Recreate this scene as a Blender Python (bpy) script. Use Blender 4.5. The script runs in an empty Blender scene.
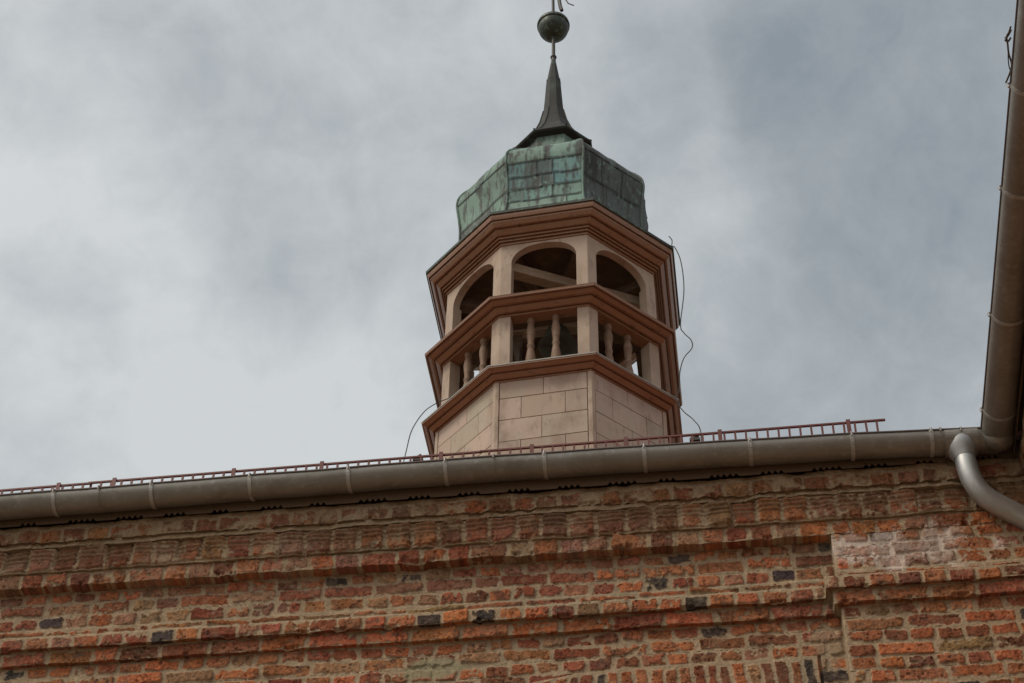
import bpy, math, random
import numpy as np
from mathutils import Vector
random.seed(7); rng = np.random.default_rng(11)
R = math.radians
scene = bpy.context.scene
col = scene.collection

# ------------------------------------------------------------------ camera
EYE = 1.6
pitch, roll, yaw = 0.7951969, 0.0191764, -0.1351897
fwd = Vector((math.sin(yaw)*math.cos(pitch), math.cos(yaw)*math.cos(pitch), math.sin(pitch)))
rt = Vector((math.cos(yaw), -math.sin(yaw), 0)); up = rt.cross(fwd)
r2 = rt*math.cos(roll)+up*math.sin(roll); u2 = -rt*math.sin(roll)+up*math.cos(roll)
cam = bpy.data.cameras.new('camera'); camo = bpy.data.objects.new('camera', cam); col.objects.link(camo)
from mathutils import Matrix
m = Matrix((r2, u2, -fwd)).transposed().to_4x4(); m.translation = (0, 0, EYE)
camo.matrix_world = m
cam.sensor_width = 36; cam.lens = 63.92; cam.clip_end = 5000; cam.clip_start = .05
scene.camera = camo

# ------------------------------------------------------------------ sky
SUN_EL, SUN_AZ = 50, 232      # azimuth clockwise from +Y: behind the camera, to the left
world = bpy.data.worlds.new('World'); scene.world = world; world.use_nodes = True
nt = world.node_tree; N = nt.nodes; L = nt.links
for n in list(N): N.remove(n)
def nd(t, **k):
    n = N.new(t)
    for a, b in k.items(): setattr(n, a, b)
    return n
out = nd('ShaderNodeOutputWorld'); bg = nd('ShaderNodeBackground'); bg.inputs[1].default_value = .1
sky = nd('ShaderNodeTexSky', sky_type='NISHITA', sun_disc=False)
sky.sun_elevation = R(SUN_EL); sky.sun_rotation = R(SUN_AZ)
tc = nd('ShaderNodeTexCoord')
def wnoise(scale, detail, rough, dist=0, off=(0, 0, 0), stretch=(1, 1, 1)):
    mp = nd('ShaderNodeMapping'); mp.inputs['Location'].default_value = off; mp.inputs['Scale'].default_value = stretch
    L.new(tc.outputs['Generated'], mp.inputs[0])
    n = nd('ShaderNodeTexNoise'); L.new(mp.outputs[0], n.inputs['Vector'])
    n.inputs['Scale'].default_value = scale; n.inputs['Detail'].default_value = detail
    n.inputs['Roughness'].default_value = rough; n.inputs['Distortion'].default_value = dist
    return n.outputs['Fac']
def mth(op, a, b, c=None, clamp=False):
    n = nd('ShaderNodeMath', operation=op); n.use_clamp = clamp
    for i, v in enumerate((a, b, c)):
        if v is None: continue
        if hasattr(v, 'links'): L.new(v, n.inputs[i])
        else: n.inputs[i].default_value = v
    return n.outputs[0]
acc = mth('MULTIPLY_ADD', wnoise(3.2, 6, .5, .3, (1.3, .2, 4.)), .6, .335)
acc = mth('MULTIPLY_ADD', mth('SUBTRACT', wnoise(9, 7, .58, .25, (5, 2, 0)), .5), .85, acc)
acc = mth('MULTIPLY_ADD', mth('SUBTRACT', wnoise(30, 6, .6, .6, (2, 7, 1)), .5), .34, acc)
# broad cloud masses, each one a direction in the sky
warp = nd('ShaderNodeTexNoise'); warp.inputs['Scale'].default_value = 9; warp.inputs['Detail'].default_value = 4
L.new(tc.outputs['Generated'], warp.inputs['Vector'])
wv = nd('ShaderNodeVectorMath', operation='MULTIPLY_ADD'); L.new(warp.outputs['Color'], wv.inputs[0])
wv.inputs[1].default_value = (.13,)*3
add = nd('ShaderNodeVectorMath', operation='SUBTRACT'); L.new(tc.outputs['Generated'], add.inputs[0]); add.inputs[1].default_value = (.065,)*3
L.new(add.outputs[0], wv.inputs[2])
blobs = [((-.289, .679, .675), .20, .22), ((-.20, .69, .69), .16, .10), ((-.329, .622, .71), .05, -.26), ((-.205, .645, .736), .065, -.24),
         ((-.225, .55, .80), .07, -.10), ((.125, .59, .798), .15, -.30), ((.105, .70, .707), .13, -.24), ((.06, .60, .79), .05, -.14),
         ((.036, .643, .765), .055, .16), ((-.336, .564, .754), .12, .10), ((-.023, .583, .812), .06, -.03)]
for d_, rad, amp in blobs:
    ds = nd('ShaderNodeVectorMath', operation='DISTANCE'); L.new(wv.outputs[0], ds.inputs[0]); ds.inputs[1].default_value = d_
    mr = nd('ShaderNodeMapRange', interpolation_type='SMOOTHERSTEP'); L.new(ds.outputs['Value'], mr.inputs[0])
    mr.inputs[1].default_value = 0; mr.inputs[2].default_value = rad*1.25; mr.inputs[3].default_value = amp; mr.inputs[4].default_value = 0
    acc = mth('ADD', acc, mr.outputs[0])
ramp = nd('ShaderNodeValToRGB'); L.new(acc, ramp.inputs[0])
cr = ramp.color_ramp; cr.elements[0].position = .12; cr.elements[0].color = (.27, .31, .345, 1)
cr.elements[1].position = .92; cr.elements[1].color = (.64, .67, .68, 1)
e = cr.elements.new(.5); e.color = (.425, .46, .485, 1)
sc = nd('ShaderNodeVectorMath', operation='SCALE'); L.new(ramp.outputs[0], sc.inputs[0]); sc.inputs['Scale'].default_value = 10
# the thin bright part of the overcast round the hidden sun
dg = nd('ShaderNodeVectorMath', operation='DISTANCE'); L.new(tc.outputs['Generated'], dg.inputs[0])
dg.inputs[1].default_value = (math.sin(R(SUN_AZ))*math.cos(R(SUN_EL)), math.cos(R(SUN_AZ))*math.cos(R(SUN_EL)), math.sin(R(SUN_EL)))
gl = nd('ShaderNodeMapRange', interpolation_type='SMOOTHERSTEP'); L.new(dg.outputs['Value'], gl.inputs[0])
gl.inputs[1].default_value = .1; gl.inputs[2].default_value = 1.15; gl.inputs[3].default_value = 10.; gl.inputs[4].default_value = 0
glc = nd('ShaderNodeVectorMath', operation='SCALE'); glc.inputs[0].default_value = (1, .95, .87); L.new(gl.outputs[0], glc.inputs['Scale'])
sa = nd('ShaderNodeVectorMath', operation='ADD'); L.new(sc.outputs[0], sa.inputs[0]); L.new(glc.outputs[0], sa.inputs[1]); sc = sa
mix = nd('ShaderNodeMix', data_type='RGBA'); mix.inputs[0].default_value = .95
L.new(sky.outputs[0], mix.inputs[6]); L.new(sc.outputs[0], mix.inputs[7])
L.new(mix.outputs[2], bg.inputs[0]); L.new(bg.outputs[0], out.inputs[0])

# ------------------------------------------------------------------ sun behind the cloud, exposure
sl = bpy.data.lights.new('sun', 'SUN'); sl.energy = 1.5; sl.angle = R(16); sl.color = (1, .90, .74)
so = bpy.data.objects.new('sun', sl); col.objects.link(so)
az = R(SUN_AZ); el = R(SUN_EL)
sd = Vector((math.sin(az)*math.cos(el), math.cos(az)*math.cos(el), math.sin(el)))
so.rotation_euler = sd.to_track_quat('Z', 'Y').to_euler(); so.location = sd*30
vs = scene.view_settings; vs.view_transform = 'Standard'; vs.look = 'None'; vs.exposure = 0; vs.gamma = 1; vs.use_curve_mapping = False

# ------------------------------------------------------------------ materials
def material(name, rough=.8, metal=0, base=(.5, .5, .5), attr=None, noise=None, bump=None, streak=None, spec=None):
    """noise: list of (scale, lo, hi, colour, stretch) mixed over the base; bump: (scale, strength)"""
    mt = bpy.data.materials.new(name); mt.use_nodes = True; t = mt.node_tree; b = t.nodes['Principled BSDF']
    b.inputs['Roughness'].default_value = rough; b.inputs['Metallic'].default_value = metal
    if spec is not None: b.inputs['Specular IOR Level'].default_value = spec
    tcn = t.nodes.new('ShaderNodeTexCoord')
    if attr:
        a = t.nodes.new('ShaderNodeAttribute'); a.attribute_name = attr; cur = a.outputs['Color']
    else:
        a = t.nodes.new('ShaderNodeRGB'); a.outputs[0].default_value = (*base, 1); cur = a.outputs[0]
    for k, (s, lo, hi, c, st) in enumerate(noise or []):
        mp = t.nodes.new('ShaderNodeMapping'); mp.inputs['Scale'].default_value = st; mp.inputs['Location'].default_value = (k*3.7, k*1.9, k*5.1)
        t.links.new(tcn.outputs['Object'], mp.inputs[0])
        n = t.nodes.new('ShaderNodeTexNoise'); n.inputs['Scale'].default_value = s; n.inputs['Detail'].default_value = 7; n.inputs['Roughness'].default_value = .6
        t.links.new(mp.outputs[0], n.inputs['Vector'])
        mr = t.nodes.new('ShaderNodeMapRange'); mr.interpolation_type = 'SMOOTHSTEP'; t.links.new(n.outputs['Fac'], mr.inputs[0])
        mr.inputs[1].default_value = lo; mr.inputs[2].default_value = hi
        mr.inputs[3].default_value = 0; mr.inputs[4].default_value = c[3] if len(c) > 3 else 1
        mx = t.nodes.new('ShaderNodeMix'); mx.data_type = 'RGBA'; t.links.new(mr.outputs[0], mx.inputs[0])
        t.links.new(cur, mx.inputs[6]); mx.inputs[7].default_value = (*c[:3], 1); cur = mx.outputs[2]
    t.links.new(cur, b.inputs['Base Color'])
    if bump:
        n = t.nodes.new('ShaderNodeTexNoise'); n.inputs['Scale'].default_value = bump[0]; n.inputs['Detail'].default_value = 8; n.inputs['Roughness'].default_value = .65
        t.links.new(tcn.outputs['Object'], n.inputs['Vector'])
        bp = t.nodes.new('ShaderNodeBump'); bp.inputs['Strength'].default_value = bump[1]; bp.inputs['Distance'].default_value = bump[2] if len(bump) > 2 else .01
        t.links.new(n.outputs['Fac'], bp.inputs['Height']); t.links.new(bp.outputs[0], b.inputs['Normal'])
    return mt
I1 = (1, 1, 1)
M = {}
M['brick'] = material('old_brick', .95, attr='Col', spec=.12,
    noise=[(60, .52, .75, (.09, .065, .05, .55), I1), (38, .62, .8, (.36, .29, .22, .45), I1)], bump=(110, .6, .005))
def plain_brick():
    mt = bpy.data.materials.new('plain_brickwork'); mt.use_nodes = True; t = mt.node_tree; b = t.nodes['Principled BSDF']; b.inputs['Roughness'].default_value = .95
    b.inputs['Specular IOR Level'].default_value = .12
    g = t.nodes.new('ShaderNodeNewGeometry'); sp = t.nodes.new('ShaderNodeSeparateXYZ'); t.links.new(g.outputs['Position'], sp.inputs[0])
    ad = t.nodes.new('ShaderNodeMath'); t.links.new(sp.outputs[0], ad.inputs[0]); t.links.new(sp.outputs[1], ad.inputs[1])
    cb_ = t.nodes.new('ShaderNodeCombineXYZ'); t.links.new(ad.outputs[0], cb_.inputs[0]); t.links.new(sp.outputs[2], cb_.inputs[1])
    n = t.nodes.new('ShaderNodeTexNoise'); n.inputs['Scale'].default_value = 14; n.inputs['Detail'].default_value = 5; t.links.new(g.outputs['Position'], n.inputs['Vector'])
    wa = t.nodes.new('ShaderNodeVectorMath'); wa.operation = 'MULTIPLY_ADD'; t.links.new(n.outputs['Color'], wa.inputs[0]); wa.inputs[1].default_value = (.025,)*3; t.links.new(cb_.outputs[0], wa.inputs[2])
    br = t.nodes.new('ShaderNodeTexBrick'); t.links.new(wa.outputs[0], br.inputs['Vector']); br.inputs['Scale'].default_value = 1
    br.inputs['Brick Width'].default_value = .285; br.inputs['Row Height'].default_value = .088; br.inputs['Mortar Size'].default_value = .009; br.inputs['Mortar Smooth'].default_value = .3
    br.inputs['Color1'].default_value = (.34, .115, .05, 1); br.inputs['Color2'].default_value = (.17, .07, .042, 1); br.inputs['Mortar'].default_value = (.34, .25, .16, 1)
    t.links.new(br.outputs['Color'], b.inputs['Base Color'])
    bp = t.nodes.new('ShaderNodeBump'); bp.inputs['Distance'].default_value = .012; bp.invert = True; t.links.new(br.outputs['Fac'], bp.inputs['Height']); t.links.new(bp.outputs[0], b.inputs['Normal'])
    return mt
M['plain'] = plain_brick()
M['zinc'] = material('weathered_zinc', .46, .55, (.27, .25, .22),
    noise=[(3.5, .42, .68, (.21, .19, .16, .8), (1, 1, 1)), (22, .5, .75, (.40, .38, .35, .5), (1, 1, 1)), (9, .55, .7, (.19, .16, .13, .5), (1, 2.5, 2.5))], bump=(30, .12, .004))
M['bead'] = material('backlit_shade_bead', .6, .3, (.09, .065, .055), noise=[(20, .5, .7, (.05, .035, .03, .7), I1)])  # rim bead coloured dark, its backlit shade painted into the base
M['newzinc'] = material('galvanised_steel', .48, .7, (.43, .43, .42),
    noise=[(30, .45, .65, (.48, .48, .48, .7), I1), (6, .5, .7, (.38, .34, .29, .7), I1)], bump=(25, .1, .004))
M['clamp'] = material('bracket_steel', .5, .5, (.42, .40, .37), noise=[(25, .5, .7, (.24, .2, .17, .7), I1)])
M['trim'] = material('brown_painted_trim', .30, 0, (.24, .12, .06),
    noise=[(5, .45, .7, (.25, .135, .078, .8), I1), (14, .56, .7, (.11, .056, .032, .75), (1, 1, 2)), (40, .6, .75, (.33, .22, .17, .6), I1)], bump=(45, .25, .004))
M['beige'] = material('pinkish_beige_paint', .6, 0, (.40, .302, .225), spec=.3,
    noise=[(3, .42, .66, (.31, .215, .155, .85), (1, 1, .5)), (9, .52, .68, (.23, .155, .11, .7), (1, 1, .4)), (30, .6, .75, (.46, .36, .29, .6), I1)], bump=(60, .2, .004))
M['turned'] = material('turned_wood', .7, 0, (.19, .11, .065), noise=[(8, .45, .7, (.29, .19, .125, .8), I1), (30, .5, .7, (.16, .10, .07, .7), (1, 1, .3))], bump=(50, .3, .004))
M['clad'] = material('cladding_panels', .75, 0, attr='Col',
    noise=[(2.5, .45, .66, (.25, .17, .12, .8), (1, 1, .6)), (5, .5, .7, (.36, .33, .25, .6), (1, 1, .6)), (18, .55, .75, (.22, .16, .12, .75), (1, 1, .35)), (50, .6, .8, (.5, .4, .32, .5), I1)], bump=(70, .25, .004))
M['joint'] = material('panel_joint', .9, 0, (.2, .14, .10))
M['copper'] = material('patinated_copper', .62, 0, attr='Col', spec=.25,
    noise=[(3.0, .50, .62, (.022, .022, .019, .9), (1.6, 1.6, .45)), (11, .50, .64, (.04, .034, .028, .8), (1.5, 1.5, .22)), (16, .54, .7, (.20, .32, .27, .5), (1, 1, .6))], bump=(26, .25, .006))
M['copper_dark'] = material('dark_copper', .65, 0, (.03, .03, .027), spec=.18,
    noise=[(6, .5, .68, (.06, .08, .07, .7), (1, 1, .6)), (25, .56, .72, (.025, .02, .018, .7), (1, 1, .3))], bump=(30, .2, .005))
M['copper_ball'] = material('green_copper_ball', .5, .1, (.04, .052, .04), spec=.3,
    noise=[(7, .48, .62, (.035, .028, .02, .85), (1, 1, 1.5)), (18, .52, .66, (.15, .22, .17, .7), I1)], bump=(30, .3, .006))
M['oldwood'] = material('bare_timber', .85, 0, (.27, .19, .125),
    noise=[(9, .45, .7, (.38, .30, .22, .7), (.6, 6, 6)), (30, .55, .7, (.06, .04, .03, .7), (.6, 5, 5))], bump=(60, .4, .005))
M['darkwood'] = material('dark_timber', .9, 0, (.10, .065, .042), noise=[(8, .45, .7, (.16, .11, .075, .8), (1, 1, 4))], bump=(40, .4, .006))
M['bronze'] = material('green_bronze', .6, .3, (.09, .095, .075), noise=[(10, .5, .65, (.05, .045, .035, .8), I1)])
M['redpaint'] = material('red_brown_enamel', .55, .1, (.125, .028, .02), noise=[(20, .5, .7, (.085, .022, .016, .8), I1)])
M['wire'] = material('dark_wire', .6, .5, (.06, .055, .05))
M['eave'] = material('eaves_sheet', .85, 0, (.115, .072, .04), noise=[(8, .45, .68, (.12, .075, .045, .8), (1, 1, 1)), (30, .6, .75, (.22, .16, .11, .5), I1)], bump=(40, .3, .004))
M['tile'] = material('clay_tile', .85, 0, (.26, .085, .05), noise=[(2, .4, .7, (.16, .06, .04, .8), I1), (25, .5, .7, (.10, .07, .05, .6), I1)], bump=(60, .4, .006))
M['paving'] = material('sandy_gravel', .9, 0, (.20, .165, .12), noise=[(1.2, .4, .7, (.15, .125, .09, .8), I1), (40, .45, .65, (.25, .21, .16, .7), I1)], bump=(20, .5, .02))
M['twig'] = material('dry_stem', .9, 0, (.09, .065, .05))

# ------------------------------------------------------------------ helpers
def tag(o, label=None, cat=None, group=None, kind=None):
    if label: o['label'] = label
    if cat: o['category'] = cat
    if group: o['group'] = group
    if kind: o['kind'] = kind
    return o
def empty(name, loc, label, cat, group=None):
    o = bpy.data.objects.new(name, None); col.objects.link(o); o.location = loc; o.empty_display_size = .2
    return tag(o, label, cat, group)
def link(name, me, mat, parent=None):
    o = bpy.data.objects.new(name, me); col.objects.link(o); me.materials.append(mat)
    if parent:
        o.parent = parent; o.matrix_parent_inverse = Matrix.Identity(4)
        # mesh data is written in world coordinates; bring it into the parent's frame
        me.transform(Matrix.Translation(-world_loc(parent)))
    return o
def world_loc(o):
    v = Vector(o.location); p = o.parent
    while p: v += Vector(p.location); p = p.parent
    return v
class MB:
    def __init__(s): s.v = []; s.f = []; s.c = []
    def add(s, vs_, fs, c=None):
        k = len(s.v); s.v += [tuple(v) for v in vs_]; s.f += [tuple(i+k for i in f) for f in fs]
        s.c += [c]*len(fs); return s
    def hexa(s, p, c=None):   # 8 points: bottom 4 ccw, top 4 ccw
        return s.add(p, [(3, 2, 1, 0), (4, 5, 6, 7), (0, 1, 5, 4), (1, 2, 6, 5), (2, 3, 7, 6), (3, 0, 4, 7)], c)
    def prism(s, poly, z0, z1, c=None):
        n = len(poly)
        return s.add([(x, y, z0) for x, y in poly]+[(x, y, z1) for x, y in poly],
                     [tuple(range(n))[::-1], tuple(range(n, 2*n))]+[(i, (i+1) % n, n+(i+1) % n, n+i) for i in range(n)], c)
    def box(s, x0, x1, y0, y1, z0, z1, c=None):
        return s.prism([(x0, y0), (x1, y0), (x1, y1), (x0, y1)], z0, z1, c)
    def tube(s, pts, r, n=8, cap=True, c=None):
        pts = [Vector(p) for p in pts]; rr = r if hasattr(r, '__len__') else [r]*len(pts)
        ring = []; prev = None
        for i, p in enumerate(pts):
            t = (pts[min(i+1, len(pts)-1)]-pts[max(i-1, 0)]).normalized()
            if prev is None:
                a = t.orthogonal().normalized()
            else: a = (prev-t*prev.dot(t)).normalized()
            prev = a; b = t.cross(a)
            ring += [p+(a*math.cos(2*math.pi*k/n)+b*math.sin(2*math.pi*k/n))*rr[i] for k in range(n)]
        fs = [(i*n+k, i*n+(k+1) % n, (i+1)*n+(k+1) % n, (i+1)*n+k) for i in range(len(pts)-1) for k in range(n)]
        if cap: fs += [tuple(range(n))[::-1], tuple((len(pts)-1)*n+k for k in range(n))]
        return s.add(ring, fs, c)
    def lathe(s, prof, cx, cy, n=16, c=None):
        vs_ = [(cx+r*math.cos(2*math.pi*k/n), cy+r*math.sin(2*math.pi*k/n), z) for r, z in prof for k in range(n)]
        fs = [(i*n+k, i*n+(k+1) % n, (i+1)*n+(k+1) % n, (i+1)*n+k) for i in range(len(prof)-1) for k in range(n)]
        fs += [tuple(range(n))[::-1], tuple((len(prof)-1)*n+k for k in range(n))]
        return s.add(vs_, fs, c)
    def build(s, name, mat, parent=None, smooth=None, bevel=0):
        me = bpy.data.meshes.new(name); me.from_pydata(s.v, [], s.f); me.update()
        if any(c is not None for c in s.c):
            a = me.color_attributes.new('Col', 'FLOAT_COLOR', 'CORNER'); dat = []
            for p, c in zip(me.polygons, s.c): dat += list((*(c or (.3, .3, .3)), 1))*p.loop_total
            a.data.foreach_set('color', dat)
        if smooth is not None:
            me.polygons.foreach_set('use_smooth', [True]*len(me.polygons))
            me.set_sharp_from_angle(angle=R(smooth))
        o = link(name, me, mat, parent)
        if bevel:
            b = o.modifiers.new('bevel', 'BEVEL'); b.width = bevel; b.segments = 2; b.limit_method = 'ANGLE'; b.angle_limit = R(35)
        return o
def arr_mesh(name, V, nr, nc, C, mat, parent):
    """grid mesh nr x nc from arrays"""
    me = bpy.data.meshes.new(name); me.vertices.add(nr*nc); me.vertices.foreach_set('co', V.astype(np.float32).ravel())
    i = np.arange(nr-1)[:, None]*nc+np.arange(nc-1)[None, :]; q = np.stack([i, i+1, i+nc+1, i+nc], -1).reshape(-1, 4)
    nf = len(q); me.loops.add(nf*4); me.loops.foreach_set('vertex_index', q.astype(np.int32).ravel())
    me.polygons.add(nf); me.polygons.foreach_set('loop_start', (np.arange(nf)*4).astype(np.int32)); me.polygons.foreach_set('loop_total', np.full(nf, 4, np.int32))
    me.polygons.foreach_set('use_smooth', np.ones(nf, bool))
    me.update(calc_edges=True)
    a = me.color_attributes.new('Col', 'FLOAT_COLOR', 'POINT')
    a.data.foreach_set('color', np.concatenate([C, np.ones((len(C), 1))], 1).astype(np.float32).ravel())
    me.validate()
    return link(name, me, mat, parent)
_lat = {}
def vn(x, y, seed):
    if seed not in _lat: _lat[seed] = np.random.default_rng(seed).random((256, 256))
    T = _lat[seed]; xi = np.floor(x).astype(int); yi = np.floor(y).astype(int); fx = x-xi; fy = y-yi
    fx = fx*fx*(3-2*fx); fy = fy*fy*(3-2*fy); a = xi % 256; b = yi % 256; a1 = (a+1) % 256; b1 = (b+1) % 256
    return (T[a, b]*(1-fx)+T[a1, b]*fx)*(1-fy)+(T[a, b1]*(1-fx)+T[a1, b1]*fx)*fy
def fbm(x, y, s, seed, octv=4, gain=.5):
    """noise with features of about s metres, range roughly -1..1"""
    o = np.zeros(np.broadcast(x, y).shape); a = 1; t = 0
    for k in range(octv): o += a*(vn(x/s*2**k+k*17.3+seed, y/s*2**k+k*9.1, seed*10+k)*2-1); t += a; a *= gain
    return o/t*1.6
def sstep(a, b, x): t = np.clip((x-a)/(b-a), 0, 1); return t*t*(3-2*t)

# ------------------------------------------------------------------ ground
gm = MB(); gm.add([(-800, -800, 0), (800, -800, 0), (800, 800, 0), (-800, 800, 0)], [(0, 1, 2, 3)])
tag(gm.build('courtyard_paving', M['paving']), kind='structure')

# ------------------------------------------------------------------ brick wall
WY = 8.40
def zp(py, d):
    za = 8.934-.00764*(py-509); return EYE+(za-EYE)*(WY-d)/WY
# courses from top to bottom: type, pixel top, pixel bottom, projection
CRS = [('X', 511.5, 516, .17), ('H', 516, 529, .175), ('X', 529, 535, .157), ('M', 535, 559.5, .145), ('H', 562, 576, .115),
       ('H', 584, 594.5, .04), ('S', 594.5, 606.5, .04), ('H', 606.5, 619, .04), ('T', 619, 625, .05),
       ('H', 625.5, 636.5, .07), ('S', 639.5, 651.5, .032), ('H', 654.5, 665.5, 0), ('S', 665.5, 677, 0)]
def build_courses():
    out = []
    for t, a, b, d in CRS: out.append([t, zp(a, d), zp(b, d), d])
    z = out[-1][2]; k = 0
    while z > 6.6:
        h = .088; out.append(['HS'[k % 2], z, z-h, 0]); z -= h; k += 1
    return out
COURSES = build_courses()
PX = {'right': (.0, )}
def wall_depth_right(k, d):      # projection of the break-forward on the right, per course
    return {0: d, 1: d, 2: d, 3: d, 4: .115, 5: .112, 6: .112, 7: .112, 8: .12, 9: .165, 10: .135}.get(k, .10)
def xstep(k): return {9: .675, 10: .712, 8: .74}.get(k, .748)
BR = {'orange': (.36, .118, .05), 'orange2': (.325, .125, .058), 'red': (.26, .083, .045), 'maroon': (.18, .07, .04), 'rose': (.28, .125, .078), 'ochre': (.29, .155, .08), 'black': (.062, .048, .043)}
def brick_wall(x0, x1, step, zmin, name, parent, to_world, with_step=True, seed0=0, lintel=True, sstepz=.0055):
    # rows along the profile
    rows = []          # (z, dL, dR, course, v, kind) kind 0 face 1 underside
    C = COURSES
    for k, (t, zt, zb, d) in enumerate(C):
        dR = wall_depth_right(k, d)
        if zb < zmin: break
        if k == 0:
            for q in range(5): rows.append((zt, d-.16*(1-q/5), dR-.16*(1-q/5), k, 0., 2))
        n = max(3, int(round((zt-zb)/sstepz)))
        for q in range(n+1): rows.append((zt+(zb-zt)*q/n, d, dR, k, q/n, 0))
        if k+1 < len(C):
            t2, zt2, zb2, d2 = C[k+1]; dR2 = wall_depth_right(k+1, d2)
            g = max(abs(d-d2), abs(dR-dR2), abs(zb-zt2))
            if g > .006:
                n = max(2, int(round(g/sstepz)))
                for q in range(1, n):
                    f = q/n; rows.append((zb+(zt2-zb)*f, d+(d2-d)*f, dR+(dR2-dR)*f, k, 1.0, 1))
    nr = len(rows)
    rz = np.array([r[0] for r in rows]); dL = np.array([r[1] for r in rows]); dRr = np.array([r[2] for r in rows])
    kc = np.array([r[3] for r in rows]); kv = np.array([r[4] for r in rows]); kk = np.array([r[5] for r in rows])
    xs = np.arange(x0, x1+step, step); nc = len(xs)
    X = np.tile(xs, (nr, 1)).astype(float); Z = np.tile(rz[:, None], (1, nc)); S = -np.cumsum(np.concatenate([[0], np.hypot(np.diff(rz), np.diff(dL))]))[:, None]+np.zeros((1, nc))
    if with_step:
        # squeeze eight columns of the grid on to the step so that its end face is real
        xst = np.array([xstep(k) for k in kc])[:, None]
        wq = .044; u = X-xst
        X = np.where((u > -wq) & (u < wq), xst+np.sign(u)*np.maximum(0, np.abs(u)-wq/2)*2*.98+u*.02, X)
        f = np.clip((u/(wq/2)+1)/2, 0, 1)
        D = dL[:, None]*(1-f)+dRr[:, None]*f
    else: D = np.tile(dL[:, None], (1, nc))
    # warp and fields
    wx = fbm(X, Z, .09, 3+seed0)*.006; wz = fbm(X, Z, .11, 4+seed0)*.005+fbm(X*.4, Z*0+kc[:, None], .5, 5+seed0)*.006
    mask = np.zeros((nr, nc)); colr = np.zeros((nr, nc, 3)); off = np.zeros((nr, nc))
    mort = np.array([.36, .262, .168])
    r_ = np.random.default_rng(50+seed0)
    names = list(BR)
    for k in range(kc.max()+1):
        t, zt, zb, d = C[k]; rs = np.where(kc == k)[0]
        if len(rs) == 0: continue
        h = zt-zb
        xx = X[rs]+wx[rs]; vv = kv[rs][:, None]*h+wz[rs]*(.8 if k > 3 else .3); under = kk[rs] == 1
        if t == 'X': colr[rs] = mort; continue
        L_ = {'H': .135, 'S': .272, 'T': .30, 'M': .142}[t]; g = .014
        edges = [x0-.3-r_.random()*.2]
        while edges[-1] < x1+.5:
            l = L_*(1+r_.normal()*.06)
            if t in 'HS' and r_.random() < .08: l = .135 if t == 'S' else .21
            edges.append(edges[-1]+l+g)
        if with_step and k >= 4: # courses start anew at the step
            e0 = xstep(k)+.004; edges = [e for e in edges if abs(e-e0) > .05]+[e0]; edges.sort()
        edges = np.array(edges); nb = len(edges)
        bi = np.clip(np.searchsorted(edges, xx)-1, 0, nb-2)
        ul = xx-edges[bi]; ur = edges[bi+1]-xx
        bk = .08 if t == 'H' else .008
        if k >= 9: p = [.36, .25, .22, .08, .05, .04-.0, 0]; p = [q*(1-bk) for q in p[:6]]+[bk]
        elif k >= 5: p = [.29, .25, .22, .08, .10, .06, 0]; p = [q*(1-bk) for q in p[:6]]+[bk]
        elif k == 4: p = [.16, .2, .25, .12, .17, .09, .01]
        else: p = [.08, .14, .28, .22, .18, .095, .005]
        bc = np.array([BR[names[i]] for i in r_.choice(7, nb, p=p)]); bc *= (1+r_.normal(size=(nb, 1))*.13); bc *= (1+r_.normal(size=(nb, 3))*.05)
        bo = r_.normal(size=nb)*.0022; bt = r_.normal(size=nb)*.003; bvs = r_.normal(size=nb)*.0025; rag = .005+r_.random(nb)*.013
        hs = r_.random(nb)*.004
        gg = g/2+.001
        vt = vv+bvs[bi]+bt[bi]*(ul-ur)*4
        top = vt-(gg*.7+hs[bi]); bot = (h-vt)-(gg*.7)
        if t in ('T',): bot = (h-vt)-.002; top = vt-.012
        led = (k in (1, 4, 9, 10)) 
        if led: bot = np.where(under[:, None], .02, (h-vt)+.004)
        dd = np.minimum(np.minimum(ul-gg, ur-gg), np.minimum(top, bot))
        # rounded corners
        cx_ = np.minimum(ul, ur)-gg; cy_ = np.minimum(top, bot); rad = .016
        cor = rad-np.hypot(np.clip(rad-cx_, 0, None), np.clip(rad-cy_, 0, None)); dd = np.minimum(dd, cor)
        dd = dd+fbm(X[rs], Z[rs]+D[rs], .032, 8+seed0, 4, .6)*rag[bi]-rag[bi]*.35
        m = sstep(-.0005, .004, dd)
        # lost bricks and mortar smeared over faces
        sm = fbm(X[rs], Z[rs], .16, 9+seed0, 5, .62)
        thr = 1.05 if k >= 5 else (.65 if k in (3, 4) else .38)
        m *= 1-sstep(thr-.25, thr+.15, sm)
        if k == 3:   # moulded course: three rolls above a plain face
            v1 = vt/h; rib = np.where(v1 < .56, np.abs(np.sin(v1/.56*3*math.pi)), 1)
            off[rs] += np.where(v1 < .56, (rib-1)*.014+.004, 0)-np.where(v1 > .93, .01, 0)
            joint = sstep(0, .02, np.minimum(ul, ur)-gg)
            m = m*np.where(v1 < .56, sstep(.15, .7, rib)*.75+.1, 1); off[rs] -= (1-joint)*.006
            off[rs] -= (r_.random(nb) < .1)[bi]*.02*(v1 < .8)
        mask[rs] = m
        off[rs] += m*(.0062+bo[bi]*1.2+(bt[bi])*(ul-ur)*6)
        c_ = bc[bi]*(1+.24*fbm(X[rs], Z[rs], .035, 12+seed0, 4, .6)[..., None]+.22*fbm(X[rs], Z[rs], .012, 14+seed0, 2, .6)[..., None])
        dk = sstep(.45, .9, fbm(X[rs], Z[rs], .075, 13+seed0, 4, .6))[..., None]*.6; c_ = c_*(1-dk)+np.array([.07, .045, .038])*dk
        colr[rs] = c_
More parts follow.
